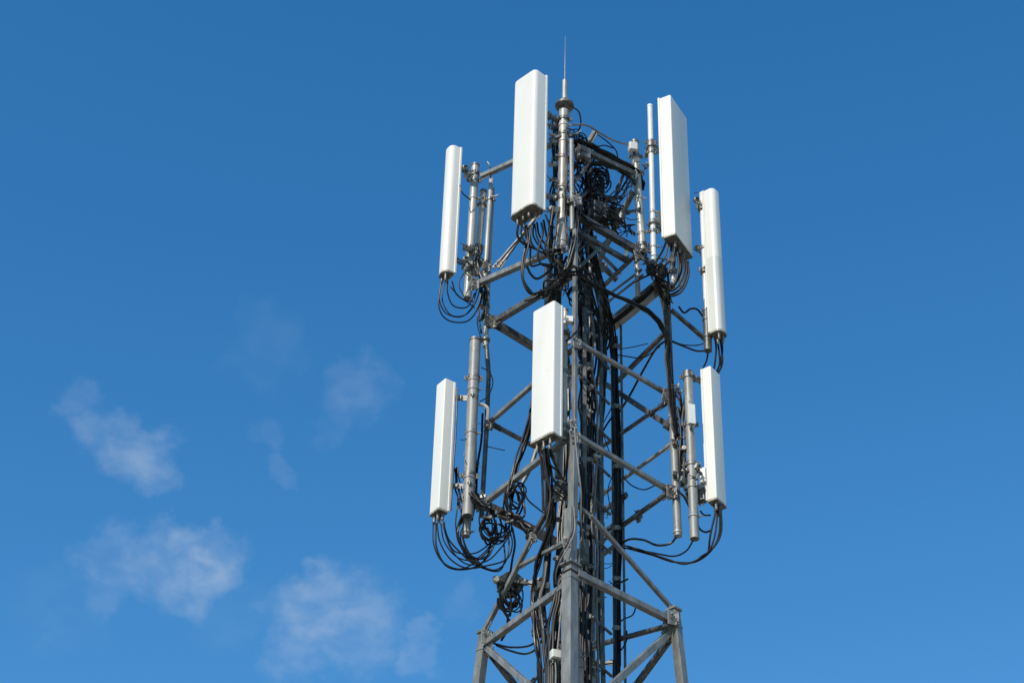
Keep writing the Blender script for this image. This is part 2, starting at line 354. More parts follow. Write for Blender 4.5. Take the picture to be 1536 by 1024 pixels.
# continuing bracing below the frame, down to the foundation
g0 = [Vector((F0.x - .01, F0.y - 1.1, .15)), Vector((-1.45, 24.2, .15)), Vector((1.3, 26, .15)), Vector((3.4, 23.8, .15))]
t0 = [F0, L0, B0, R0p]
zs = [13.2, 11.0, 8.6, 6.0, 3.2]
def lp(i, z): a, b = t0[i], g0[i]; return a.lerp(b, (a.z - z) / (a.z - b.z))
for zi, z in enumerate(zs):
    for i in range(4):
        j = (i + 1) % 4; brace(HB, lp(i, z), lp(j, z), .08, 'steel', ends=False)
        if zi: brace(DB, lp(i if zi % 2 else j, z), lp(j if zi % 2 else i, zs[zi - 1]), .07, 'steel', ends=False)

# ------------------------------------------------------------------ mounting poles
GP = 'grey mounting poles on the tower'
def pole(label, top, bot, Y, r, m='pipe', bands=(), clamps=(), cap='dark', topcap=True, Y2=None, name='mounting_pole', cat='pole', out=(0, -1, 0)):
    r *= 1.14; a = P(*top, Y); b = P(*bot, Y2 or Y); ax = (b - a).normalized(); L = (b - a).length
    t = thing(name, label, cat, b, GP if name == 'mounting_pole' else None)
    mb = MB().lathe(a, ax, [(0, r * .8), (.012, r), (L, r), (L, r * .82), (L - .03, r * .8)], 22); obj('pipe', mb, m, t)
    if cap: obj('end_cap', MB().lathe(b - ax * .035, ax, [(0, r * .86), (.025, r * .86), (.03, r * .8)], 20), cap, t)
    if topcap: obj('top_cap', MB().lathe(a - ax * .03, ax, [(0, r * .6), (.01, r * 1.12), (.045, r * 1.12)], 20), 'fit' if m != 'pole_white' else 'pole_white', t)
    for py in bands:
        f = (py - top[1]) / (bot[1] - top[1]); c = a.lerp(b, f)
        obj('band', MB().lathe(c - ax * .018, ax, [(0, r), (0, r + .009), (.036, r + .009), (.036, r)], 22).bolt(c + Vector((r + .005, -.01, 0)), (1, -.3, 0), .014, .03), m if m != 'pole_white' else 'pipe', t)
    for py in clamps:
        f = (py - top[1]) / (bot[1] - top[1]); c = a.lerp(b, f)
        obj('clamp', clamp_mb(MB(), c, ax, r, out, .055, .055), 'fit', t)
    return t
pole('light grey pole beside the upper left slim antenna, with a ribbed top cap', (713, 249), (701, 447), 23.2, .052, bands=(262, 300, 384, 396, 414), clamps=(272, 376, 404))
pole('short grey pipe with a rough white cap standing just right of the upper left pole', (725, 288), (714, 412), 23.35, .045, 'pipe', bands=(300,), clamps=(308, 372, 398))
pole('thin dark pipe leaning tallest at the right of the upper left pipe trio', (737, 268), (727, 420), 23.2, .03, 'pipe', clamps=(300, 395), topcap=False)
mast = pole('central light grey mast right of the biggest white antenna, under the lightning rod', (846, 166), (842.5, 371), 22.15, .062, bands=(190, 215, 302, 345), clamps=(180, 204, 240, 284, 300), topcap=False)
pole('grey pole with white bulky cap at the top right of the head frame', (952, 214), (964, 376), 23.1, .05, 'pipe', bands=(258, 300, 350), clamps=(262, 236, 368))
pole('thin lower extension pipe below the top right grey pole, behind the beams', (955, 378), (957, 446), 23.3, .034, 'pipe', topcap=False)
pole('slim tall white pole beside the upper right large antenna', (975, 160), (981, 402), 22.95, .036, 'pole_white', bands=(226, 322, 372), clamps=(216, 232, 350), cap='rubber')
pole('grey and white pole behind the far right rounded antenna', (1053, 292), (1060, 468), 23.3, .036, 'pole_white', clamps=(306, 374))
pole('short dark grey sleeve pipe below the far right rounded antenna', (1060, 466), (1062, 526), 23.25, .052, 'dark', bands=(480, 506))
pole('thin grey pipe directly behind the central lower white antenna', (848, 466), (846, 660), 22.05, .034, 'pipe', clamps=(480, 560, 640))
pole('thick grey pole right of the lower left antenna, open at its bottom end', (713, 511), (701.5, 774), 23.05, .068, 'dull', bands=(574, 588, 654, 720), clamps=(570, 716))
pole('short pipe stub poking out below the thick lower left pole', (702, 770), (699, 804), 23.2, .048, 'dull', bands=(798,), topcap=False)
pole('mottled grey pole left of the lower right white antenna, hanging lowest of its pair', (1032, 560), (1042, 808), 22.95, .056, 'dull', bands=(700, 732, 776), clamps=(566, 640, 700), cap='dark')
pole('short blue grey tube under the central lower white antenna', (839, 660), (838, 716), 22.3, .048, 'steel', topcap=False)
pole('dark hanging pipe with a perforated collar at the lower left of the front leg', (811, 872), (806, 953), 22.7, .062, 'dark', bands=(932, 946), clamps=(884,))
pole('short white stub pipe under the upper right large antenna', (1008, 384), (1010, 432), 23.15, .034, 'pole_white', topcap=False)
pole('second short white stub pipe hanging by cables under the upper right large antenna', (1019, 392), (1021, 430), 23.3, .022, 'pole_white', topcap=False)
pole('thin grey conduit rising beside the front leg near the photo bottom', (868, 975), (868, 1060), 22.25, .035, 'steel', name='conduit_pipe', cat='conduit', bands=(1000, 985))

obj('foot_sleeve', MB().lathe(P(842.8, 338, 22.15), P(842.5, 371, 22.15) - P(842.8, 338, 22.15), [(0, .073), (0, .080), (.33, .080), (.33, .073)], 22), 'pipe', mast)
# lightning rod
b = P(847, 150, 22.15)
t = thing('lightning_rod', 'thin pointed lightning rod on a grey socket at the very top of the mast', 'lightning rod', b)
obj('socket', MB().lathe(b, (0, 0, 1), [(0, .05), (0, .042), (.40, .038), (.41, .02)], 18), 'pipe', t)
zt = P(847, 48, 22.15).z
obj('rod', MB().lathe(b + Vector((0, 0, .40)), (0, 0, 1), [(0, .009), (.3, .006), (zt - b.z - .50, .002)], 8), 'dull', t)
t = thing('mast_collar', 'wide round metal collar crowning the central mast under the rod', 'collar', P(847, 166, 22.15))
c = P(847, 160, 22.15)
obj('ring', MB().lathe(c, (0, 0, 1), [(0, .11), (0, .14), (.03, .145), (.035, .13), (.055, .125), (.065, .06)], 28), 'fit', t)
for s in (-1, 1): obj('bracket_strap', MB().bar(c + Vector((s * .07, 0, .1)), c + Vector((s * .07, 0, -.16)), .03, .02), 'fit', t)

# ------------------------------------------------------------------ panel antennas
def panel(label, near, side, nrm, w, d, h, pole_xy, rf=.03, rtop=.03, ncon=4, brz=(.12, .88), two=None, plate=.012, conr=.02):
    """near = bottom corner nearest to the viewer; side=+1 corner on the +t end"""
    n = Vector((math.cos(math.radians(nrm)), math.sin(math.radians(nrm)), 0)); tt = Vector((-n.y, n.x, 0)); up = Vector((0, 0, 1))
    cf = near - tt * side * w / 2                                    # centre of the bottom edge of the front
    cb = cf - n * d; t = thing('panel_antenna', label, 'antenna', cb, 'white panel antennas on the tower')
    def foot(inset, z):
        W2, D = w / 2 - inset, d - inset; r = max(.004, min(rf, W2 - .001, D * .8) - inset * .3); pts = []
        k = 7
        for i in range(k + 1):
            a = math.pi / 2 * i / k; pts.append((W2 - r + r * math.sin(a), D - r + r * math.cos(a)))
        pts += [(W2, 0.0), (-W2, 0.0)]
        for i in range(k + 1):
            a = math.pi / 2 * (k - i) / k; pts.append((-W2 + r - r * math.sin(a), D - r + r * math.cos(a)))
        return [cb + tt * x + n * y + up * z for x, y in reversed(pts)]
    def body(z0, z1, top, bot=True):
        rings = [foot(0, z0), foot(0, z1 if not top else z1 - rtop)]
        if top:
            for i in range(1, 6):
                a = math.pi / 2 * i / 5; rings.append(foot(rtop * (1 - math.cos(a)), z1 - rtop + rtop * math.sin(a)))
        m = MB(); m.ring_loft(rings); return m
    if two:  # below the split the cover's colour carries a painted shadow
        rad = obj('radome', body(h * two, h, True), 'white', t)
        lo = obj('lower_radome', body(0, h * two - .003, False), 'shade_white', t); lo['label'] = 'lower half of the cover, shade painted into its colour'
    else: rad = obj('radome', body(0, h, True), 'white', t)
    obj('back_plate', MB().bar(cb - n * plate + up * .01, cb - n * plate + up * (h - .02), 2 * plate + .01, w + .02, b=.004, up=tt), 'white', t)
    # bottom: a pale rim round a grimy recessed cap
    lip = MB(); lip.ring_loft([foot(-.004, -.02), foot(-.004, .012)], False, False); obj('bottom_rim', lip, 'rim', t)
    cap = obj('bottom_cap', MB().ring_loft([foot(.012, -.030), foot(.004, -.004)]), 'cap', t)
    cons = []
    rnd = random.Random(int(near.x * 1000))
    rows = 2 if w > .3 else 1
    for i in range(ncon):
        x = (-.36 + .72 * (i + .5) / ncon) * w; y = d * (.5 if ncon < 3 else (.33 if i % 2 else .66))
        c = cb + tt * x + n * y - up * .03; l = rnd.uniform(.07, .11)
        obj('connector', MB().lathe(c, -up, [(0, conr * 1.4), (.02, conr * 1.4), (.022, conr), (l, conr), (l + .002, conr * 1.15), (l + .03, conr * .7)], 12), 'fit', t)
        cons.append(c - up * (l + .02))
    # tilt brackets to the pole
    for i, f in enumerate(brz):
        z = h * f; a = cb - n * .03 + up * z; q = Vector((pole_xy(a.z).x, pole_xy(a.z).y, a.z - .02)); dr = (q - a)
        dd = dr.normalized(); mb = MB(); sd = Vector((-dd.y, dd.x, 0)).normalized()
        for s in (-.03, .03): mb.bar(a + sd * s, q + sd * s - dd * .05, .008, .045)
        mb.bar(a + up * .05, a - up * .05, .09, .03, up=n)
        for s in (-.6, 0, .6): mb.bolt(a.lerp(q, .5 + s * .5) - sd * .04, -sd, .013, .02); mb.bolt(a.lerp(q, .5 + s * .5) + sd * .04, sd, .013, .02)
        clamp_mb(mb, q, (0, 0, 1), .06, dd, .07, .045); obj('bracket', mb, 'fit' if i % 2 else 'steel', t)
    return t, cons
def polefn(top, bot, Y):
    a, b = P(*top, Y), P(*bot, Y)
    return lambda z: a.lerp(b, (a.z - z) / (a.z - b.z))
mastf = polefn((846, 166), (842.5, 371), 22.15)
A1, c1 = panel('slim white antenna at the upper left, rounded front, left of the grey cap pole', P(667, 403, 22.9), 1, 213, .215, .165, 2.51, polefn((713, 249), (701, 447), 23.2), rf=.085, ncon=3, brz=(.14, .86), rtop=.05)
A2, c2 = panel('biggest white panel antenna, topmost, left of the central mast', P(799, 303, 21.7), 1, 225, .46, .235, 2.71, mastf, rf=.07, ncon=6, brz=(.18, .76), rtop=.075)
A3, c3 = panel('large white panel antenna at the upper right beside the slim white pole', P(1013, 350, 22.8), -1, -30, .60, .19, 2.87, polefn((975, 160), (981, 402), 22.95), rf=.018, ncon=6, brz=(.12, .66), rtop=.055)
A4, c4 = panel('narrow rounded white antenna at the far right with shade painted on its lower half', P(1080, 492, 23.0), -1, -40, .21, .17, 2.74, polefn((1053, 292), (1060, 468), 23.3), rf=.075, ncon=3, brz=(.48, .93), two=.50, rtop=.05)
A5, c5 = panel('central white panel antenna low in front of the tower leg', P(829, 647, 21.7), 1, 226, .40, .15, 2.20, polefn((848, 466), (846, 660), 22.05), rf=.03, ncon=5, brz=(.1, .86), rtop=.03)
A6, c6 = panel('slim white antenna at the lower left beside the thick grey pole', P(658, 761, 22.9), 1, 216, .215, .15, 2.16, polefn((713, 511), (704, 774), 23.05), rf=.014, ncon=4, brz=(.22, .90), rtop=.03)
A7, c7 = panel('slim white antenna at the lower right beside the mottled hanging pole', P(1075, 746, 22.9), -1, -36, .265, .135, 2.22, polefn((1032, 560), (1042, 808), 22.95), rf=.014, ncon=4, brz=(.10, .93), rtop=.025)

# ------------------------------------------------------------------ small equipment
def boxthing(name, label, cat, px, py, Y, dims, m='white', yaw=-35, lid=True, glands=2):
    c = P(px, py, Y); a = math.radians(yaw); ex = Vector((math.cos(a), math.sin(a), 0)); ey = Vector((-ex.y, ex.x, 0)); ez = Vector((0, 0, 1))
    t = thing(name, label, cat, c - ez * dims[2] / 2)
    obj('housing', MB().box(c, ex, ey, ez, dims), m, t)
    if lid: obj('cover', MB().box(c - ey * (dims[1] / 2 + .006), ex, ey, ez, (dims[0] * .86, .014, dims[2] * .9)), m, t)
    g_ = MB()
    for i in range(glands):
        p = c - ez * dims[2] / 2 + ex * ((i + .5) / glands - .5) * dims[0] * .8; g_.lathe(p, -ez, [(0, .014), (.035, .014), (.04, .009), (.06, .009)], 10)
    if glands: obj('cable_gland', g_, 'fit', t)
    return t
boxthing('junction_box', 'small white box strapped to the mottled pole at the lower right', 'box', 1037, 622, 22.82, (.10, .07, .32), 'pole_white', 10, False)
boxthing('junction_box', 'tiny white box tucked behind the lower right antenna near its bottom', 'box', 1055, 714, 23.0, (.09, .07, .24), 'pole_white', -20)
boxthing('junction_box', 'small grey box beneath the tiny white box at the lower right antenna', 'box', 1052, 745, 23.05, (.12, .09, .16), 'dark', -20)
boxthing('junction_box', 'small white terminal box among cables left of the front leg at the bottom', 'box', 833, 982, 22.1, (.12, .09, .11), 'pole_white', 20, True, 3)
boxthing('junction_box', 'white box hidden left of the bottom of the upper right large antenna', 'box', 990, 332, 23.15, (.08, .08, .32), 'pole_white', -30)
boxthing('junction_box', 'white cap block on top of the top right grey pole', 'box', 949, 222, 23.0, (.13, .10, .15), 'pole_white', 15, True, 0)
boxthing('junction_box', 'small white box clipped beside the top of the central lower antenna', 'box', 854, 480, 21.98, (.10, .08, .09), 'white', 5, False, 0)
boxthing('radio_unit', 'dark finned radio unit inside the head frame right of the mast', 'radio unit', 898, 320, 22.7, (.24, .16, .34), 'dark', 20)
boxthing('radio_unit', 'small dark radio box under the head frame at its right side', 'radio unit', 926, 325, 23.0, (.20, .14, .22), 'dark', -20)
boxthing('radio_unit', 'grey box high on the front leg behind the mast', 'radio unit', 874, 232, 22.25, (.2, .14, .20), 'steel', 30)
boxthing('radio_unit', 'dark flat box under the central lower antenna right of the blue grey tube', 'radio unit', 843, 735, 22.25, (.2, .14, .18), 'dark', 20)
boxthing('radio_unit', 'dark open box right of the front leg above the collar', 'radio unit', 876, 830, 22.4, (.12, .12, .36), 'dark', 0)
boxthing('radio_unit', 'grey box at the top of the hanging dark pipe', 'radio unit', 815, 880, 22.55, (.16, .1, .10), 'dark', 10)
boxthing('tag_plate', 'small white tag hanging from the head frame beam at the right', 'tag', 939, 376, 22.9, (.05, .012, .20), 'pole_white', 0, False, 0)
c = P(888, 282, 23.2)
t = thing('surge_arrester', 'pale grey cylinder among cable loops inside the head frame', 'cylinder', c)
obj('body', MB().lathe(c, (0, 0, 1), [(-.2, .05), (-.19, .085), (.16, .08), (.2, .03)], 20), 'pipe', t); obj('band', MB().lathe(c, (0, 0, 1), [(-.02, .08), (-.02, .09), (.02, .09), (.02, .08)], 20), 'fit', t)
for px, py, Y, lab in ((699, 389, 22.95, 'small round grey lens fixture on the bracket under the upper left antenna'), (698, 252, 23.0, 'small ring shaped fixture left of the upper left pole cap'), (1046, 372, 23.4, 'small dark round fixture left of the far right antenna, mid height'),
                       (1045, 300, 23.4, 'small dark round fixture left of the far right antenna, near its top')):
    c = P(px, py, Y); t = thing('round_fixture', lab, 'fixture', c)
    obj('rim', MB().lathe(c, (.3, -1, -.1), [(-.04, .03), (-.03, .045), (.02, .048), (.03, .035), (.01, .03)], 18), 'fit', t)
    obj('mount', MB().bar(c + Vector((0, .03, 0)), c + Vector((.10 if px < 900 else .08, .12, -.03)), .025), 'fit', t)
c = P(763, 872, 23.25)
t = thing('cable_reel', 'dark cable holder drum with a side knob by the lowest left diagonal', 'reel', c)
obj('drum', MB().lathe(c + Vector((0, .12, 0)), (.35, -1, -.2), [(0, .17), (.03, .17), (.03, .09), (.13, .09), (.13, .16), (.15, .16)], 24), 'dark', t)
obj('arm', MB().bar(c + Vector((-.16, 0, .02)), c + Vector((.25, 0, -.02)), .05), 'dark', t)
obj('knob', MB().lathe(c + Vector((-.16, .02, .02)), (0, -1, 0), [(0, .05), (.05, .055), (.06, .04)], 16), 'fit', t)

# ------------------------------------------------------------------ cables
NC = [0]
def cable(label, pts, r=.011, m='rubber', group=None, ground=False, k=8, wob=.006, name='cable', straps=False):
    NC[0] += 1; sd = NC[0] * 3.7; r *= 1.18
    w = [p if isinstance(p, Vector) else P(*p) for p in pts]
    if ground: e = w[-1]; w += [Vector((e.x, e.y, e.z - 4)), Vector((e.x, e.y, .4)), Vector((e.x, e.y, .155))]
    s = spline(w, k)
    if wob:
        for i in range(1, len(s) - 1):
            q = s[i] * 1.7; s[i] = s[i] + Vector((noise.noise(q + Vector((sd, 0, 0))), noise.noise(q + Vector((0, sd, 0))), noise.noise(q + Vector((0, 0, sd))))) * wob * 2
    return tag(obj(name, MB().tube(s, r, 7), m, origin=s[0]), label, 'cable', group)
def bundle(label, group, pts, n, spread, r=.013, ground=False, seed=0, mats=('rubber', 'rubber', 'rubber2'), wander=.5, name='cable', k=6, dense=True):
    rnd = random.Random(seed); base = [P(*p) for p in pts]
    if dense:                                                        # more knots so that each cable wanders
        b2 = []
        for a, b in zip(base, base[1:]):
            m_ = max(1, int((a - b).length / .55)); b2 += [a.lerp(b, i / m_) for i in range(m_)]
        base2 = spline(base, 8) if len(base) > 2 else b2 + [base[-1]]
        base = base2[::3] + ([base2[-1]] if (len(base2) - 1) % 3 else []) if len(pts) > 2 else base2
    for i in range(n):
        a = rnd.uniform(0, 6.28); rr = spread * math.sqrt(rnd.random()); ox, oy = rr * math.cos(a), rr * math.sin(a)
        q = [p + Vector((ox + rnd.uniform(-1, 1) * spread * wander, oy + rnd.uniform(-1, 1) * spread * wander, rnd.uniform(-1, 1) * spread * .4)) for p in base]
        cable(label, q, r * rnd.choice((.7, .85, 1, 1.15)), rnd.choice(mats), group, ground, k=4, wob=.004, name=name)
GF = 'feeder cables running up the inside of the tower'
bundle('black feeder cable in the thick right hand bundle inside the tower', GF, [(878, 300, 22.8), (888, 370, 23.2), (908, 450, 23.7), (920, 520, 23.9), (924, 640, 23.9), (927, 760, 23.9), (926, 880, 23.9), (925, 1035, 23.9)], 11, .05, .0125, True, 1, wander=.25)
bundle('black feeder cable in the narrow bundle just left of the thick right hand one', GF, [(880, 320, 22.8), (890, 400, 23.3), (903, 480, 23.7), (905, 560, 23.7), (897, 700, 23.7), (897, 860, 23.7), (902, 1035, 23.7)], 7, .045, .012, True, 2, wander=.35)
bundle('feeder cable packed in the dark core right behind the front leg', GF, [(866, 345, 23.0), (870, 420, 23.1), (876, 520, 23.2), (880, 640, 23.2), (879, 760, 23.2), (880, 900, 23.2), (880, 1035, 23.2)], 17, .135, .015, True, 3, ('rubber', 'rubber', 'rubber2', 'rubber', 'greycable'), wander=.2)
bundle('feeder cable crossing over in the upper core below the mast', GF, [(880, 300, 22.8), (872, 370, 22.8), (884, 430, 23.0), (892, 500, 23.3), (886, 600, 23.4), (890, 690, 23.4)], 7, .13, .012, False, 31, wander=.35)
bundle('feeder cable behind the central lower antenna, left of the front leg', GF, [(846, 330, 22.5), (838, 400, 22.6), (836, 470, 22.8), (850, 560, 22.9), (848, 680, 22.8), (842, 800, 22.8), (838, 900, 22.7), (836, 1035, 22.7)], 14, .07, .015, True, 4, ('rubber', 'rubber', 'rubber2', 'greycable'), wander=.25)
bundle('cable in the loose bundle hanging left of the front leg past the collar', 'loose cables beside the front leg', [(818, 672, 22.0), (824, 720, 22.2), (823, 800, 22.5), (820, 860, 22.5), (812, 905, 22.5), (818, 960, 22.4), (822, 1035, 22.3)], 7, .035, .014, True, 5, wander=.4)
bundle('cable hugging the left side of the front leg at the photo bottom', 'loose cables beside the front leg', [(846, 862, 22.15), (836, 900, 22.15), (828, 950, 22.2), (826, 1035, 22.2)], 7, .045, .014, True, 6, ('rubber', 'rubber2'), wander=.35)
bundle('cable hugging the right side of the front leg at the photo bottom', 'loose cables beside the front leg', [(872, 700, 22.5), (874, 780, 22.5), (872, 880, 22.5), (876, 1035, 22.5)], 8, .05, .014, True, 7, ('rubber', 'rubber2'), wander=.35)
bundle('cable taped along the dark upper right leg', 'cables wrapped along the right leg', [(984, 425, 22.9), (997, 450, 23.05), (1001, 500, 23.1), (1005, 560, 23.1), (1010, 620, 23.1), (1016, 655, 23.1)], 11, .045, .016, False, 8, ('rubber', 'tape', 'tape', 'rubber2'), wander=.3)
bundle('thick black cable sweeping from the core to the right leg', 'thick cables sweeping to the right leg', [(820, 380, 22.1), (848, 405, 22.1), (885, 425, 22.2), (925, 444, 22.4), (965, 462, 22.7), (990, 485, 22.95), (1002, 510, 23.05)], 5, .028, .018, False, 9, ('rubber',), wander=.3)
bundle('thick black cable lying along the angled beam under the upper right antenna', 'cables along the upper right beam', [(880, 620, 23.7), (882, 540, 23.8), (892, 505, 23.8), (925, 480, 23.6), (960, 450, 23.2), (985, 425, 22.95), (1000, 400, 22.85)], 5, .035, .017, False, 10, ('rubber',), wander=.3)
bundle('black cable strung along the upper head frame beam', 'cables along the head frame', [(857, 222, 22.35), (868, 214, 22.3), (890, 220, 22.35), (915, 236, 22.6), (948, 252, 22.95), (958, 266, 23.15), (962, 284, 23.3)], 8, .05, .015, False, 11, ('rubber',), wander=.3)
bundle('black cable strung below the upper head frame beam', 'cables along the head frame', [(857, 262, 22.35), (868, 246, 22.3), (888, 243, 22.4), (915, 250, 22.6), (935, 258, 22.8), (948, 268, 22.9), (956, 285, 23.3)], 4, .03, .014, False, 12, ('rubber',), wander=.3)
bundle('black cable strung along the lower head frame beam', 'cables along the head frame', [(850, 300, 22.1), (880, 330, 22.3), (910, 346, 22.6), (950, 368, 22.9)], 5, .04, .013, False, 13, ('rubber', 'rubber2'), wander=.4)
bundle('cable running from behind the central lower antenna down to the left coil', 'cables dropping to the left coil', [(812, 545, 23.0), (802, 600, 23.0), (788, 660, 22.9), (774, 700, 22.85), (764, 745, 22.8)], 6, .04, .012, False, 14, ('rubber',), wander=.3)
bundle('cable gathered beneath the mast foot', 'cables gathered under the mast', [(868, 300, 22.3), (862, 355, 22.0), (850, 400, 22.0), (838, 425, 22.1), (824, 450, 22.3), (818, 490, 22.5), (818, 600, 22.6)], 8, .05, .013, False, 15, ('rubber', 'rubber2'), wander=.4)
bundle('grey brown conduit standing behind the top of the central lower antenna', 'conduits behind the central lower antenna', [(822, 400, 22.9), (822, 450, 22.9), (818, 560, 22.9)], 4, .05, .022, False, 16, ('rubber2', 'greycable', 'greycable'), wander=.05)
bundle('black cable running up the left side of the central mast', 'cables taped to the central mast', [(850, 190, 22.08), (851, 240, 22.05), (848, 300, 22.05), (852, 350, 22.0), (862, 400, 22.1)], 4, .02, .010, False, 17, ('rubber',), wander=.5)
bundle('black cable behind the central mast beside the big antenna', 'cables taped to the central mast', [(832, 180, 22.3), (832, 240, 22.3), (828, 300, 22.3), (826, 360, 22.3), (836, 400, 22.4)], 6, .05, .011, False, 18, ('rubber', 'rubber2'), wander=.6)
# jumper loops under each antenna
J1 = 'black jumper cable looping below the upper left slim antenna'
for pts in ([(663, 420), (659, 445), (668, 468), (690, 475), (706, 462), (716, 430)], [(668, 420), (664, 448), (676, 472), (698, 473), (713, 455), (722, 425)], [(672, 422), (672, 440), (680, 458), (700, 460), (712, 440)],
            [(678, 422), (684, 440), (697, 450), (710, 452)], [(661, 422), (658, 460), (672, 480), (700, 482), (716, 462), (724, 430)], [(676, 430), (690, 446), (704, 456), (712, 462)]):
    Y = random.uniform(22.9, 23.1); cable(J1, [(a, b, Y + .03 * i) for i, (a, b) in enumerate(pts)], random.uniform(.007, .012), 'rubber', 'jumpers under the upper left antenna')
J2 = 'black jumper cable drooping from the biggest antenna towards the mast foot'
for k, pts in enumerate(([(777, 336), (776, 352), (784, 364), (800, 372)], [(783, 338), (782, 352), (790, 366), (803, 374)], [(790, 338), (792, 360), (785, 385), (784, 415), (795, 440), (815, 436), (835, 415), (850, 385)],
            [(794, 338), (797, 365), (812, 378), (835, 376), (850, 366)], [(800, 336), (800, 355), (815, 375), (840, 382)], [(805, 334), (808, 352), (820, 368), (838, 374)], [(797, 338), (792, 370), (787, 392), (786, 420), (800, 442)],
            [(790, 400), (796, 412), (806, 418), (822, 408), (835, 395)], [(812, 334), (814, 350), (806, 378), (812, 396), (835, 400)], [(786, 338), (790, 358), (796, 372), (797, 398), (815, 396), (846, 402)], [(802, 336), (806, 360), (824, 386), (850, 392), (866, 400)],
            [(818, 322), (824, 345), (818, 370), (826, 395)], [(815, 330), (820, 356), (828, 372), (846, 378)], [(830, 310), (826, 340), (822, 372), (828, 396)], [(836, 318), (834, 350), (830, 380), (840, 410)])):
    Y = random.uniform(21.8, 22.15); cable(J2, [(a, b, Y + .035 * i) for i, (a, b) in enumerate(pts)], random.uniform(.010, .017), 'rubber', 'jumpers under the biggest antenna')
J3 = 'black jumper cable curving from the bottom of the upper right large antenna'
for k, pts in enumerate(([(1028, 388), (1030, 410), (1022, 432), (1005, 442), (990, 440)], [(1024, 384), (1027, 405), (1020, 425), (1008, 436), (992, 430)], [(1016, 372), (1018, 400), (1012, 425), (1000, 430), (985, 424)],
            [(1008, 366), (1004, 390), (990, 405), (975, 412), (950, 424)], [(1004, 362), (998, 385), (984, 400), (968, 405)], [(1012, 372), (1008, 396), (1002, 414), (1006, 436)], [(1032, 392), (1033, 414), (1024, 436), (1010, 444), (1000, 442)],
            [(1000, 362), (994, 376), (984, 392), (975, 404)], [(1020, 380), (1022, 404), (1014, 424), (1002, 438), (996, 450)], [(1010, 370), (1012, 395), (1006, 410), (985, 398), (968, 390)])):
    Y = random.uniform(22.85, 23.1); cable(J3, [(a, b, Y + .02 * i) for i, (a, b) in enumerate(pts)], random.uniform(.010, .016), 'rubber', 'jumpers under the upper right large antenna')
J4 = 'black cable hanging from the far right rounded antenna'
for pts in ([(1078, 500), (1082, 520), (1083, 545), (1076, 562)], [(1074, 502), (1078, 520), (1080, 545), (1074, 560)], [(1071, 502), (1074, 518), (1072, 545), (1070, 556)], [(1062, 528), (1060, 540), (1055, 552)], [(1080, 500), (1084, 522), (1081, 548)]):
    cable(J4, [(a, b, 23.4 - .1 * i) for i, (a, b) in enumerate(pts)], random.uniform(.009, .014), 'rubber', 'cables under the far right antenna')
J5 = 'black jumper cable dropping from the central lower antenna along the front leg'
for k, pts in enumerate(([(808, 674), (812, 690), (814, 730), (815, 765)], [(813, 674), (818, 695), (818, 735), (817, 770)], [(818, 674), (822, 700), (832, 722), (850, 738), (868, 756)], [(824, 670), (830, 690), (842, 715), (858, 735)],
            [(815, 674), (816, 700), (826, 735), (830, 742)], [(811, 674), (813, 700), (818, 722), (830, 735), (850, 750)], [(821, 672), (823, 690), (829, 700), (838, 705)], [(816, 674), (820, 705), (826, 740), (820, 780), (808, 800)])):
    Y = random.uniform(21.85, 22.0); cable(J5, [(a, b, Y + .03 * i) for i, (a, b) in enumerate(pts)], random.uniform(.011, .017), 'rubber', 'jumpers under the central lower antenna')
J6 = 'black jumper cable making a wide loop below the lower left antenna'
for k, pts in enumerate(([(650, 782), (651, 815), (664, 842), (690, 853), (716, 840), (735, 822), (746, 805), (744, 780)], [(656, 784), (660, 812), (676, 838), (700, 852), (730, 848), (760, 838), (768, 815), (762, 788)], [(661, 784), (666, 812), (684, 834), (708, 840), (726, 828), (736, 814), (745, 795), (740, 775)],
            [(665, 784), (672, 808), (690, 828), (712, 846), (745, 856), (757, 840), (756, 812)], [(654, 784), (656, 822), (672, 850), (705, 852), (728, 838), (738, 812), (752, 796), (750, 776)], [(666, 782), (668, 800), (680, 825), (704, 830), (722, 824), (738, 806), (736, 772)],
            [(684, 790), (688, 812), (702, 832), (722, 848), (742, 855), (758, 842), (764, 812), (758, 785)], [(692, 800), (700, 824), (714, 838), (734, 830), (748, 800)], [(686, 760), (684, 790), (692, 815), (708, 834), (730, 836), (744, 812)], [(663, 784), (676, 822), (700, 846), (730, 842), (748, 825), (765, 800), (768, 782)])):
    Y = random.uniform(22.85, 23.0); cable(J6, [(a, b, Y + .02 * i) for i, (a, b) in enumerate(pts)], random.uniform(.007, .012), 'rubber', 'jumpers under the lower left antenna')
J7 = 'black cable looping from the lower right antenna back to the tower'
for k, pts in enumerate(([(1080, 762), (1079, 800), (1066, 825), (1042, 842), (1010, 842), (980, 832), (942, 822)], [(1074, 762), (1066, 800), (1064, 820), (1063, 828)], [(1077, 762), (1072, 805), (1060, 830), (1030, 845), (1000, 838), (965, 826), (938, 818)],
            [(1050, 766), (1056, 772), (1066, 772)], [(1046, 770), (1048, 790), (1058, 798), (1068, 795)], [(1082, 763), (1082, 798), (1070, 822), (1048, 838)])):
    cable(J7, [(a, b, 23.0 + .04 * i) for i, (a, b) in enumerate(pts)], random.uniform(.010, .014), 'rubber', 'cables under the lower right antenna')
cable('black cable waving from the shorter right pole to the inner bundle', [(1014, 806, YR), (1005, 815, 23.2), (985, 818, 23.3), (965, 810, 23.5), (945, 808, 23.7), (930, 816, 23.9)], .014)
cable('black cable sagging from the bottom of the mottled right pole to the inner bundle', [(1040, 810, 23.0), (1030, 826, 23.1), (1012, 834, 23.2), (985, 830, 23.3), (955, 824, 23.6), (930, 820, 23.9)], .010)
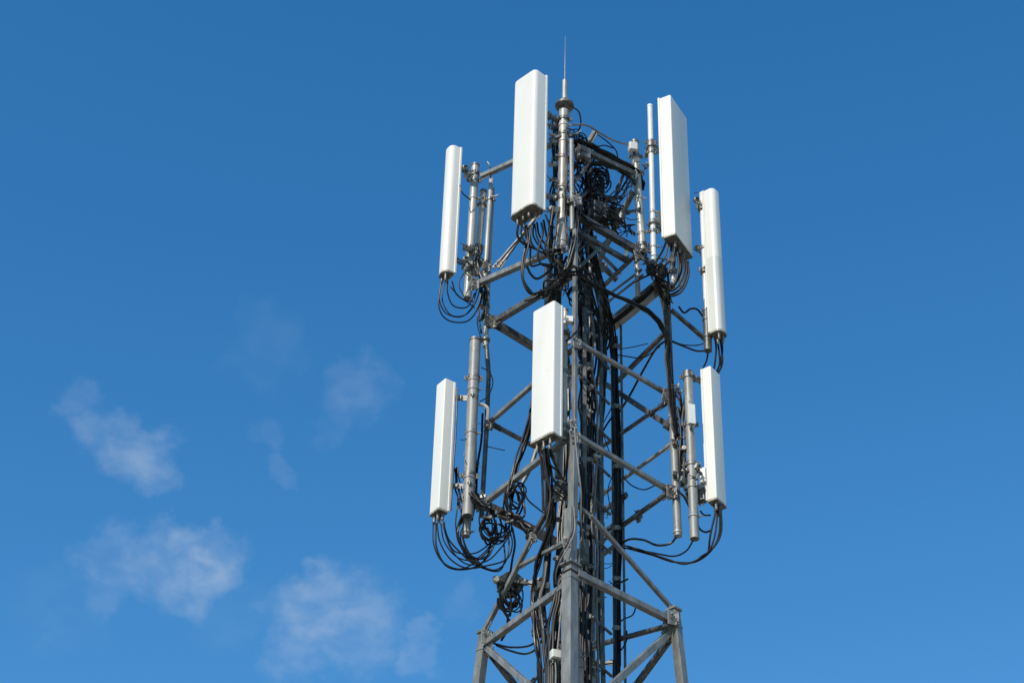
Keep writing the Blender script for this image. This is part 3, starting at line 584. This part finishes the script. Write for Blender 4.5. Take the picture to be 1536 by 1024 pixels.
# coils
def coil(label, px, py, Y, rx, ry, n, seed=0, r=.010, tilt=(.3, 0), group=None):
    rnd = random.Random(seed)
    for i in range(n):
        c = P(px + rnd.uniform(-7, 7), py + rnd.uniform(-9, 9), Y + rnd.uniform(-.10, .10)); a0 = rnd.uniform(0, 6.28); pts = []; tx = rx * rnd.uniform(.4, 1.15); tz = ry * rnd.uniform(.65, 1.15); ph = rnd.uniform(-.7, .7)
        turns = rnd.uniform(.9, 1.7)
        for k in range(int(11 * turns)):
            a = a0 + 6.283 * k / 11; gr = 1 + .008 * k * (1 if i % 2 else -1) + rnd.uniform(-.13, .13); x, z = tx * gr * math.cos(a), tz * gr * math.sin(a)
            pts.append(c + Vector((x * math.cos(ph) - z * math.sin(ph) * .3, tilt[0] * x * rnd.uniform(.5, 1.5) + k * .004, z + x * tilt[1])))
        cable(label, pts, r * rnd.choice((.8, 1, 1.2)), 'rubber', group, k=5, wob=.018, name='cable_coil')
coil('black cable ring in the coil hung under the lower left beam', 740, 790, 22.95, .17, .20, 8, 1, .010, group='coil under the lower left beam')
coil('black cable ring in the coil hung on the lower left cross brace', 770, 748, 22.8, .12, .22, 8, 2, .010, group='coil on the left cross brace')
coil('black cable ring in the coil by the lowest left diagonal', 765, 896, 23.2, .15, .22, 9, 3, .010, group='coil by the lowest left diagonal')
coil('black cable ring in the coil hanging inside the head frame', 902, 272, 22.9, .14, .18, 6, 4, .010, group='coil inside the head frame')
coil('large loose black loop inside the head frame beside the mast', 895, 265, 22.6, .22, .24, 5, 14, .009, group='large loops inside the head frame')
coil('black cable ring in the tangle behind the lower head frame', 912, 320, 23.0, .16, .11, 6, 5, .009, group='tangle behind the lower head frame')
coil('black cable ring in the small tangle under the mast foot', 868, 440, 22.4, .12, .14, 6, 6, .010, group='tangle under the mast foot')
coil('black cable ring in the tangle around the beam ends under the upper right antenna', 985, 405, 22.95, .10, .12, 6, 8, .012, group='tangle under the upper right antenna')
bundle('tangled black cable crossing in front of the core below the mast foot', 'tangle in front of the core', [(796, 446, 22.2), (815, 438, 22.0), (835, 415, 21.85), (858, 408, 21.8), (880, 425, 22.0), (900, 460, 22.6), (905, 520, 23.2)], 6, .11, .011, False, 41, ('rubber',), wander=.6)
bundle('tangled black cable rising behind the mast foot into the head frame', 'tangle in front of the core', [(846, 440, 22.3), (858, 400, 22.2), (872, 350, 22.5), (884, 310, 22.7), (898, 296, 22.8), (925, 306, 22.9)], 7, .12, .010, False, 42, ('rubber', 'rubber2', 'greycable'), wander=.7)
bundle('black cable snaking among the radio units inside the head frame', 'tangle behind the lower head frame', [(862, 240, 22.3), (876, 280, 22.6), (896, 320, 22.6), (920, 332, 22.7), (940, 350, 22.9)], 11, .15, .009, False, 43, ('rubber',), wander=.8)
bundle('black cable twisting around the left beam joint above the coil', 'cables on the lower left beam', [(712, 740, 23.0), (728, 760, 23.0), (750, 768, 22.9), (775, 780, 22.85), (800, 800, 22.8)], 8, .06, .012, False, 44, ('rubber', 'tape'), wander=.8)
bundle('black cable falling behind the lower left antenna pole', 'cables behind the lower left pole', [(688, 700, 23.1), (690, 740, 23.1), (694, 770, 23.1), (690, 800, 23.05), (700, 830, 23.0), (722, 846, 22.95)], 4, .04, .009, False, 45, ('rubber',), wander=.7)
bundle('black cable between the front leg and the hanging pipe', 'loose cables beside the front leg', [(834, 735, 22.2), (830, 780, 22.3), (806, 850, 22.5), (800, 900, 22.6), (806, 960, 22.5), (812, 1035, 22.5)], 5, .03, .012, True, 46, ('rubber',), wander=.6)
bundle('black cable tucked behind the joint of the upper left poles', 'cables at the upper left poles', [(722, 370, 23.3), (716, 400, 23.1), (724, 425, 23.1), (728, 455, 23.2), (724, 480, 23.2)], 5, .04, .011, False, 47, ('rubber', 'tape'), wander=.7)
bundle('black cable tucked around the joint under the upper right pole pair', 'tangle under the upper right antenna', [(960, 378, 22.9), (972, 395, 22.8), (984, 412, 22.85), (998, 428, 22.9), (1003, 455, 23.0)], 7, .05, .014, False, 48, ('rubber', 'tape'), wander=.7)
bundle('black cable tucked behind the lower right pole joints', 'cables behind the lower right poles', [(1010, 585, 23.2), (1022, 610, 23.15), (1020, 660, 23.15), (1024, 710, 23.15), (1034, 750, 23.1)], 5, .045, .011, False, 49, ('rubber', 'tape'), wander=.7)
rf_ = random.Random(5)
def fittings(label, group, spots, n, seed, spread=(9, 22)):
    rr = random.Random(seed)
    for i in range(n):
        px, py, Y = rr.choice(spots); c = P(px + rr.uniform(-1, 1) * spread[0], py + rr.uniform(-1, 1) * spread[1], Y + rr.uniform(-.08, .08))
        a = rr.uniform(0, 3.14); ex = Vector((math.cos(a), math.sin(a), rr.uniform(-.3, .3))).normalized(); ez = ex.cross(Vector((-ex.y, ex.x, .2))).normalized(); ey = ez.cross(ex)
        sz = rr.uniform(.04, .085); k = rr.random()
        t = thing('pipe_fitting', label, 'fitting', c, group)
        if k < .5: b_ = MB().box(c, ex, ey, ez, (sz * 1.5, sz * .45, sz)); 
        else: b_ = MB().lathe(c - ex * sz * .6, ex, [(0, sz * .3), (0, sz * .45), (sz * .5, sz * .45), (sz * .52, sz * .3), (sz * 1.2, sz * .28)], 12)
        obj('body', b_, rr.choice(('fit', 'dark', 'steel', 'pipe')), t)
        obj('bolt', MB().bolt(c + ey * sz * .2, ey, .013, .05), 'fit', t)
fittings('small bolted metal fitting between the biggest antenna and the central mast', 'fittings beside the mast', [(830, 180, 22.1), (829, 205, 22.1), (832, 235, 22.15), (832, 275, 22.1), (828, 305, 22.05), (860, 300, 22.0)], 26, 1, (7, 12))
fittings('small metal fitting among the cables inside the head frame', 'fittings in the head frame', [(868, 225, 22.3), (880, 300, 22.7), (905, 330, 22.9), (925, 325, 22.9), (890, 350, 22.8), (875, 245, 22.4)], 26, 2, (12, 16))
fittings('small metal fitting among the feeder cables of the core', 'fittings in the core', [(880, 430, 22.8), (890, 500, 23.1), (878, 580, 22.9), (852, 540, 22.3), (850, 600, 22.3), (886, 680, 23.1), (880, 800, 22.9), (900, 880, 23.4)], 34, 3, (10, 34))
fittings('small metal fitting on the joints of the upper left poles', 'fittings at the upper left poles', [(706, 378, 23.05), (704, 400, 23.05), (720, 400, 23.2), (706, 268, 23.05)], 14, 4, (8, 10))
fittings('small metal fitting on the joints under the upper right antenna', 'fittings under the upper right antenna', [(966, 385, 22.95), (990, 385, 22.95), (964, 245, 22.95), (1002, 400, 23.0)], 16, 5, (9, 12))
fittings('small metal fitting on the lower left beam joint', 'fittings on the lower left beam', [(718, 752, 23.0), (745, 768, 22.9), (765, 775, 22.9)], 14, 6, (12, 8))
fittings('small metal fitting between the two lower right poles', 'fittings at the lower right poles', [(1021, 585, 23.0), (1024, 665, 23.05), (1026, 710, 23.0), (1046, 705, 22.95)], 14, 7, (5, 12))
bundle('black cable sagging in a long loose bend across the head frame', 'sagging cables in the head frame', [(864, 215, 22.3), (876, 250, 22.5), (884, 290, 22.6), (905, 306, 22.7), (928, 296, 22.8), (946, 268, 23.0)], 6, .09, .009, False, 51, ('rubber',), wander=.7)
bundle('black cable bowing between the mast and the radio units', 'sagging cables in the head frame', [(850, 200, 22.2), (866, 204, 22.3), (880, 222, 22.5), (886, 250, 22.7), (880, 285, 22.7), (888, 330, 22.7)], 6, .07, .010, False, 52, ('rubber', 'rubber2'), wander=.7)
# individually seen runs
runs = [
 ('pale cable arching from the mast collar to the top right pole', [(858, 187, 22.1), (880, 188, 22.2), (900, 200, 22.4), (920, 211, 22.7), (942, 217, 23.0)], .013, 'greycable'),
 ('thin black cable branching down from the arch to the head frame', [(893, 200, 22.4), (910, 212, 22.6), (924, 226, 22.7), (927, 240, 22.8)], .008, 'rubber'),
 ('black cable curling out from the mast collar', [(858, 160, 22.1), (868, 168, 22.1), (871, 184, 22.15), (868, 196, 22.2)], .010, 'rubber'),
 ('black cable drooping across the inside of the head frame', [(881, 244, 22.6), (880, 272, 22.6), (890, 296, 22.7), (912, 302, 22.8), (930, 286, 22.9), (944, 264, 23.0)], .014, 'rubber'),
 ('second thinner black cable drooping inside the head frame', [(868, 290, 22.6), (876, 270, 22.6), (896, 262, 22.8), (900, 280, 22.8), (906, 296, 22.8)], .009, 'rubber'),
 ('thin cable arching over the head frame cables', [(886, 224, 22.5), (905, 218, 22.6), (920, 222, 22.7)], .009, 'rubber'),
 ('short black pigtail between the slim left antenna and its pole', [(690, 278, 22.95), (694, 290, 22.95), (706, 300, 23.05)], .008, 'rubber'),
 ('thin cable hanging along the upper left pole', [(706, 400, 23), (692, 415, 23), (689, 430, 23), (696, 444, 23)], .007, 'rubber'),
 ('thin wire curving between two pipes at the upper left', [(722, 456, 23.1), (716, 480, 23.1), (719, 500, 23.15), (724, 512, 23.2)], .006, 'rubber'),
 ('black cable strapped to the dark part of the left leg', [(716, 420, 23.1), (722, 445, 23.15), (718, 470, 23.2), (722, 500, 23.2)], .012, 'rubber'),
 ('thin black cable bowing out right of the thick lower left pole', [(722, 551, 23.1), (734, 558, 23.1), (739, 575, 23.1), (732, 594, 23.1), (720, 602, 23.1)], .007, 'rubber'),
 ('bent grey pipe handle right of the thick lower left pole', [(718, 606, 23.1), (726, 608, 23.1), (732, 614, 23.1), (731, 630, 23.15)], .022, 'pipe'),
 ('black cable dropping along the back of the lower left antenna', [(686, 582, 23.0), (684, 640, 23.0), (680, 700, 23.0), (676, 765, 23.0)], .011, 'rubber'),
 ('long thin wire jutting right of the thick lower left pole', [(726, 668, 23.1), (740, 671, 23.0), (757, 675, 22.9)], .006, 'rubber'),
 ('black cable along the shaded side of the thick lower left pole', [(724, 620, 23.2), (722, 660, 23.2), (716, 700, 23.2), (714, 745, 23.2), (708, 780, 23.2)], .014, 'rubber'),
 ('second black cable behind the thick lower left pole', [(718, 530, 23.15), (716, 600, 23.2), (714, 680, 23.2), (712, 745, 23.2)], .010, 'rubber2'),
 ('black cable crossing from the lower left coil to the core', [(785, 735, 22.8), (792, 750, 22.7), (806, 762, 22.5), (820, 772, 22.4)], .010, 'rubber'),
 ('wide cable rising behind the lower left brace', [(806, 668, 22.9), (796, 700, 22.9), (783, 725, 22.9)], .026, 'dark'),
 ('black cable dropping to the coil by the lowest left diagonal', [(768, 790, 22.95), (772, 815, 23.0), (768, 840, 23.1), (764, 870, 23.2)], .013, 'rubber'),
 ('black cable sweeping from the lower left leg collar to the core', [(742, 965, 23.4), (765, 970, 23.2), (795, 967, 22.8), (812, 950, 22.6), (824, 925, 22.4)], .012, 'rubber'),
 ('second black cable sweeping lower from the left leg collar to the core', [(745, 967, 23.4), (765, 975, 23.2), (788, 980, 23.0), (805, 972, 22.7), (818, 950, 22.5)], .012, 'rubber'),
 ('short cable hanging under the coil by the lowest left diagonal', [(762, 925, 23.2), (760, 945, 23.3), (752, 960, 23.4)], .013, 'rubber'),
 ('black cable leaning from the core to the head frame arm', [(826, 415, 22.3), (850, 398, 22.2), (868, 370, 22.2), (872, 355, 22.3)], .015, 'rubber2'),
 ('curved thin black cable crossing to the right leg', [(1000, 510, 23.15), (985, 522, 23.3), (965, 555, 23.8), (945, 592, 24.2), (925, 625, 24.3)], .015, 'rubber'),
 ('thin wire between the right leg and the inner bundle, uppermost', [(972, 515, 23.5), (950, 520, 23.7), (925, 524, 23.9)], .006, 'rubber'),
 ('sagging black wire between the right leg and the inner bundle', [(990, 520, 23.3), (965, 536, 23.6), (940, 534, 23.8), (925, 532, 23.9)], .008, 'rubber'),
 ('thin black cable from the right leg to the sleeve pipe, upper one', [(1008, 511, YR), (1025, 517, 23.3), (1045, 518, 23.4), (1057, 515, 23.5)], .008, 'rubber'),
 ('black cable from the right leg to the sleeve pipe, lower one', [(1008, 512, YR), (1028, 520, 23.3), (1045, 526, 23.4), (1058, 526, 23.5)], .012, 'rubber'),
 ('black pigtail sticking out left of the far right antenna mount', [(1018, 460, 23.4), (1026, 469, 23.4), (1036, 463, 23.4), (1046, 464, 23.4), (1055, 475, 23.45)], .013, 'rubber'),
 ('thin black wire sagging from the inner bundle under the right brace', [(934, 714, 23.8), (948, 728, 23.7), (966, 734, 23.5), (982, 728, 23.4)], .008, 'rubber'),
 ('black cable along the grey right leg pipe', [(1016, 610, 23.1), (1021, 650, 23.05), (1019, 690, 23.05), (1022, 730, 23.1)], .014, 'rubber'),
 ('black cable between the two lower right poles', [(1028, 590, 23.1), (1024, 630, 23.1), (1029, 660, 23.1), (1026, 700, 23.1), (1030, 745, 23.1)], .013, 'tape'),
 ('black cable slanting from the right leg joint to the mottled pole', [(1016, 735, 23.1), (1026, 745, 23.0), (1034, 760, 23.0)], .014, 'rubber'),
 ('short black pigtail off the thick inner bundle above the low brace', [(926, 875, 23.8), (936, 871, 23.8), (942, 868, 23.8)], .012, 'rubber'),
 ('thin wire curving off the thick inner bundle near the low brace', [(953, 912, 23.4), (948, 922, 23.5), (936, 928, 23.7), (930, 932, 23.8)], .009, 'rubber'),
 ('thin cable curving under the lowest right horizontal brace', [(940, 945, 23.8), (940, 960, 23.8), (934, 972, 23.85), (930, 976, 23.9)], .009, 'rubber'),
 ('pale grey cable winding down the front leg above the collar', [(862, 640, 21.85), (864, 670, 21.85), (868, 705, 21.85), (872, 740, 21.9), (872, 790, 22.1), (880, 830, 22.3)], .010, 'greycable'),
 ('grey cable bending across the front leg just above the collar', [(861, 760, 21.88), (862, 795, 21.88), (853, 818, 21.85), (842, 838, 21.88), (834, 858, 22.0), (834, 875, 22.1)], .010, 'greycable'),
 ('second grey cable bending across the front leg above the collar', [(858, 765, 21.88), (858, 795, 21.86), (850, 815, 21.83), (839, 836, 21.88), (831, 858, 22.0), (831, 880, 22.1)], .009, 'rubber2'),
 ('grey cable dropping into the white terminal box', [(842, 905, 22.1), (839, 940, 22.1), (836, 975, 22.1)], .010, 'greycable'),
 ('pale thin cable leaving the white terminal box downward', [(833, 990, 22.1), (834, 1010, 22.1), (833, 1035, 22.1)], .010, 'greycable'),
 ('light thin cable on the leg right of the front leg near the bottom', [(868, 870, 22.3), (868, 920, 22.25), (868, 980, 22.25)], .009, 'greycable'),
 ('thin wire curving beside the inner bundle near the right brace crossing', [(905, 650, 23.9), (912, 672, 23.9), (922, 700, 23.9), (912, 735, 24), (918, 770, 24)], .006, 'rubber'),
 ('thin wire leaning across the gap left of the thick inner bundle', [(918, 610, 24), (906, 632, 24), (896, 650, 24)], .007, 'rubber'),
 ('black cable leaning across the gap left of the thick inner bundle', [(920, 622, 24), (908, 640, 24), (896, 664, 24)], .012, 'rubber'),
 ('thin cable beside the head frame diagonal', [(936, 316, 23.1), (938, 326, 23.1), (948, 330, 23.1), (958, 328, 23.0)], .006, 'rubber'),
 ('thin wire hanging beside the biggest antenna bottom', [(822, 330, 22), (832, 342, 22), (836, 352, 22)], .006, 'rubber'),
 ('black cable bending right from the core towards the thick inner bundle', [(886, 445, 22.9), (892, 470, 23.2), (904, 480, 23.5), (915, 482, 23.8)], .018, 'rubber'),
 ('black cable leaning left from the core joint to the front leg', [(870, 492, 22.1), (860, 502, 21.9), (849, 512, 21.95)], .013, 'rubber'),
 ('black cable on the wrist of the head frame by the white cap pole', [(952, 228, 23.0), (947, 240, 23.0), (950, 256, 23.0), (944, 275, 23.1)], .010, 'rubber'),
 ('stiff short antenna whip above the upper left horizontal arm', [(731, 243, 23.0), (735, 250, 23.0), (736, 268, 23.1)], .010, 'fit'),
 ('short pale hook on the thin upper left pipe', [(737, 295, 23.15), (744, 294, 23.1), (748, 292, 23.1)], .010, 'pipe'),
]
for lab, pts, r, m in runs:
    c = cable(lab, pts, r, m, wob=.003)
    if 'handle' in lab: c.name = 'bent_pipe'; c['category'] = 'pipe'
    if 'whip' in lab or 'hook' in lab: c.name = 'metal_rod'; c['category'] = 'rod'
# short tie tails and stray wires poking out of the bundles
rnd = random.Random(99)
def tails(label, group, spots, n, seed):
    rr = random.Random(seed)
    for i in range(n):
        px, py, Y = rr.choice(spots); px += rr.uniform(-3, 3); py += rr.uniform(-16, 16); p = P(px, py, Y)
        a = rr.uniform(0, 6.28); L = rr.uniform(.06, .16); d = Vector((math.cos(a), rr.uniform(-.5, .2), math.sin(a) * .6))
        cable(label, [p, p + d * L * .5 + Vector((0, 0, rr.uniform(-.02, .02))), p + d * L + Vector((0, 0, rr.uniform(-.04, .03)))], rr.uniform(.003, .006), rr.choice(('rubber', 'rubber', 'fit')), group, k=3, wob=0, name='wire_tail')
tails('short stray wire end sticking out beside the thick lower left pole', 'wire ends at the lower left pole', [(700, 660, 23.0), (700, 690, 23.0), (724, 650, 23.1), (720, 700, 23.1), (718, 740, 23.1), (698, 740, 23.0)], 22, 1)
tails('short stray wire end sticking out of the head frame tangle', 'wire ends in the head frame', [(860, 215, 22.2), (872, 235, 22.3), (910, 310, 22.9), (930, 318, 22.9), (828, 210, 22.2), (828, 300, 22.1), (900, 345, 22.8)], 26, 2)
tails('short stray wire end sticking out of the central core', 'wire ends in the core', [(856, 420, 22.4), (880, 470, 22.8), (892, 600, 23.3), (914, 770, 23.9), (905, 860, 23.8), (912, 880, 23.8), (920, 540, 23.9), (900, 640, 23.8)], 26, 3)
tails('short stray wire end sticking out around the right poles', 'wire ends at the right poles', [(1024, 600, 23.1), (1022, 640, 23.1), (1024, 700, 23.1), (1044, 700, 23.0), (966, 380, 22.9), (992, 370, 22.9), (1048, 300, 23.4), (1048, 370, 23.4)], 20, 4)

# ------------------------------------------------------------------ cable ladder inside the tower
t = thing('cable_ladder', 'upright grey cable ladder with clamp rows inside the tower', 'ladder', (1.0, 23.4, .15))
xa, xb = P(877, 440, 22.9), P(901, 440, 23.5)
for p in (xa, xb):
    obj('rail', MB().bar(p + Vector((0, 0, .3)), Vector((p.x, p.y, .15)), .055, .03), 'dark', t)
for px in (917, 931):
    p = P(px, 470, 24.02); obj('rail', MB().bar(Vector((p.x, p.y, p.z)), Vector((p.x - .01, p.y, .15)), .035, .03), 'dark', t)
for i in range(16):
    z = xa.z - .2 - i * .62
    obj('rung', MB().bar(Vector((xa.x - .10, xa.y - .05, z)), Vector((xb.x + .12, xb.y + .1, z)), .035, .03), 'dark', t)
# clamp blocks fixing the cable bundles
for (px0, px1, pys, Y, dx, nm) in ((925, 925, (520, 610, 700, 792, 868, 942), 23.82, .12, 'thick right hand bundle'), (881, 881, (398, 470, 548, 618, 690, 772, 850, 925), 22.98, .16, 'central core'), (836, 834, (425, 780, 838, 905, 985), 22.55, .12, 'left core bundle')):
    for py in pys:
        c = P(px0, py, Y); tt = thing('cable_clamp', 'small dark clamp block tying the %s of feeder cables to the tower' % nm, 'clamp', c, 'clamp blocks on the %s' % nm)
        obj('bar', MB().bar(c + Vector((-dx / 2, .0, 0)), c + Vector((dx / 2, .0, 0)), .03, .03), 'fit', tt)
        obj('block', MB().box(c + Vector((0, -.02, 0)), (1, 0, 0), (0, 1, 0), (0, 0, 1), (dx * .55, .03, .06)).bolt(c + Vector((-dx * .3, -.03, 0)), (0, -1, 0)).bolt(c + Vector((dx * .3, -.03, 0)), (0, -1, 0)), 'steel' if int(py) % 3 == 0 else 'fit', tt)
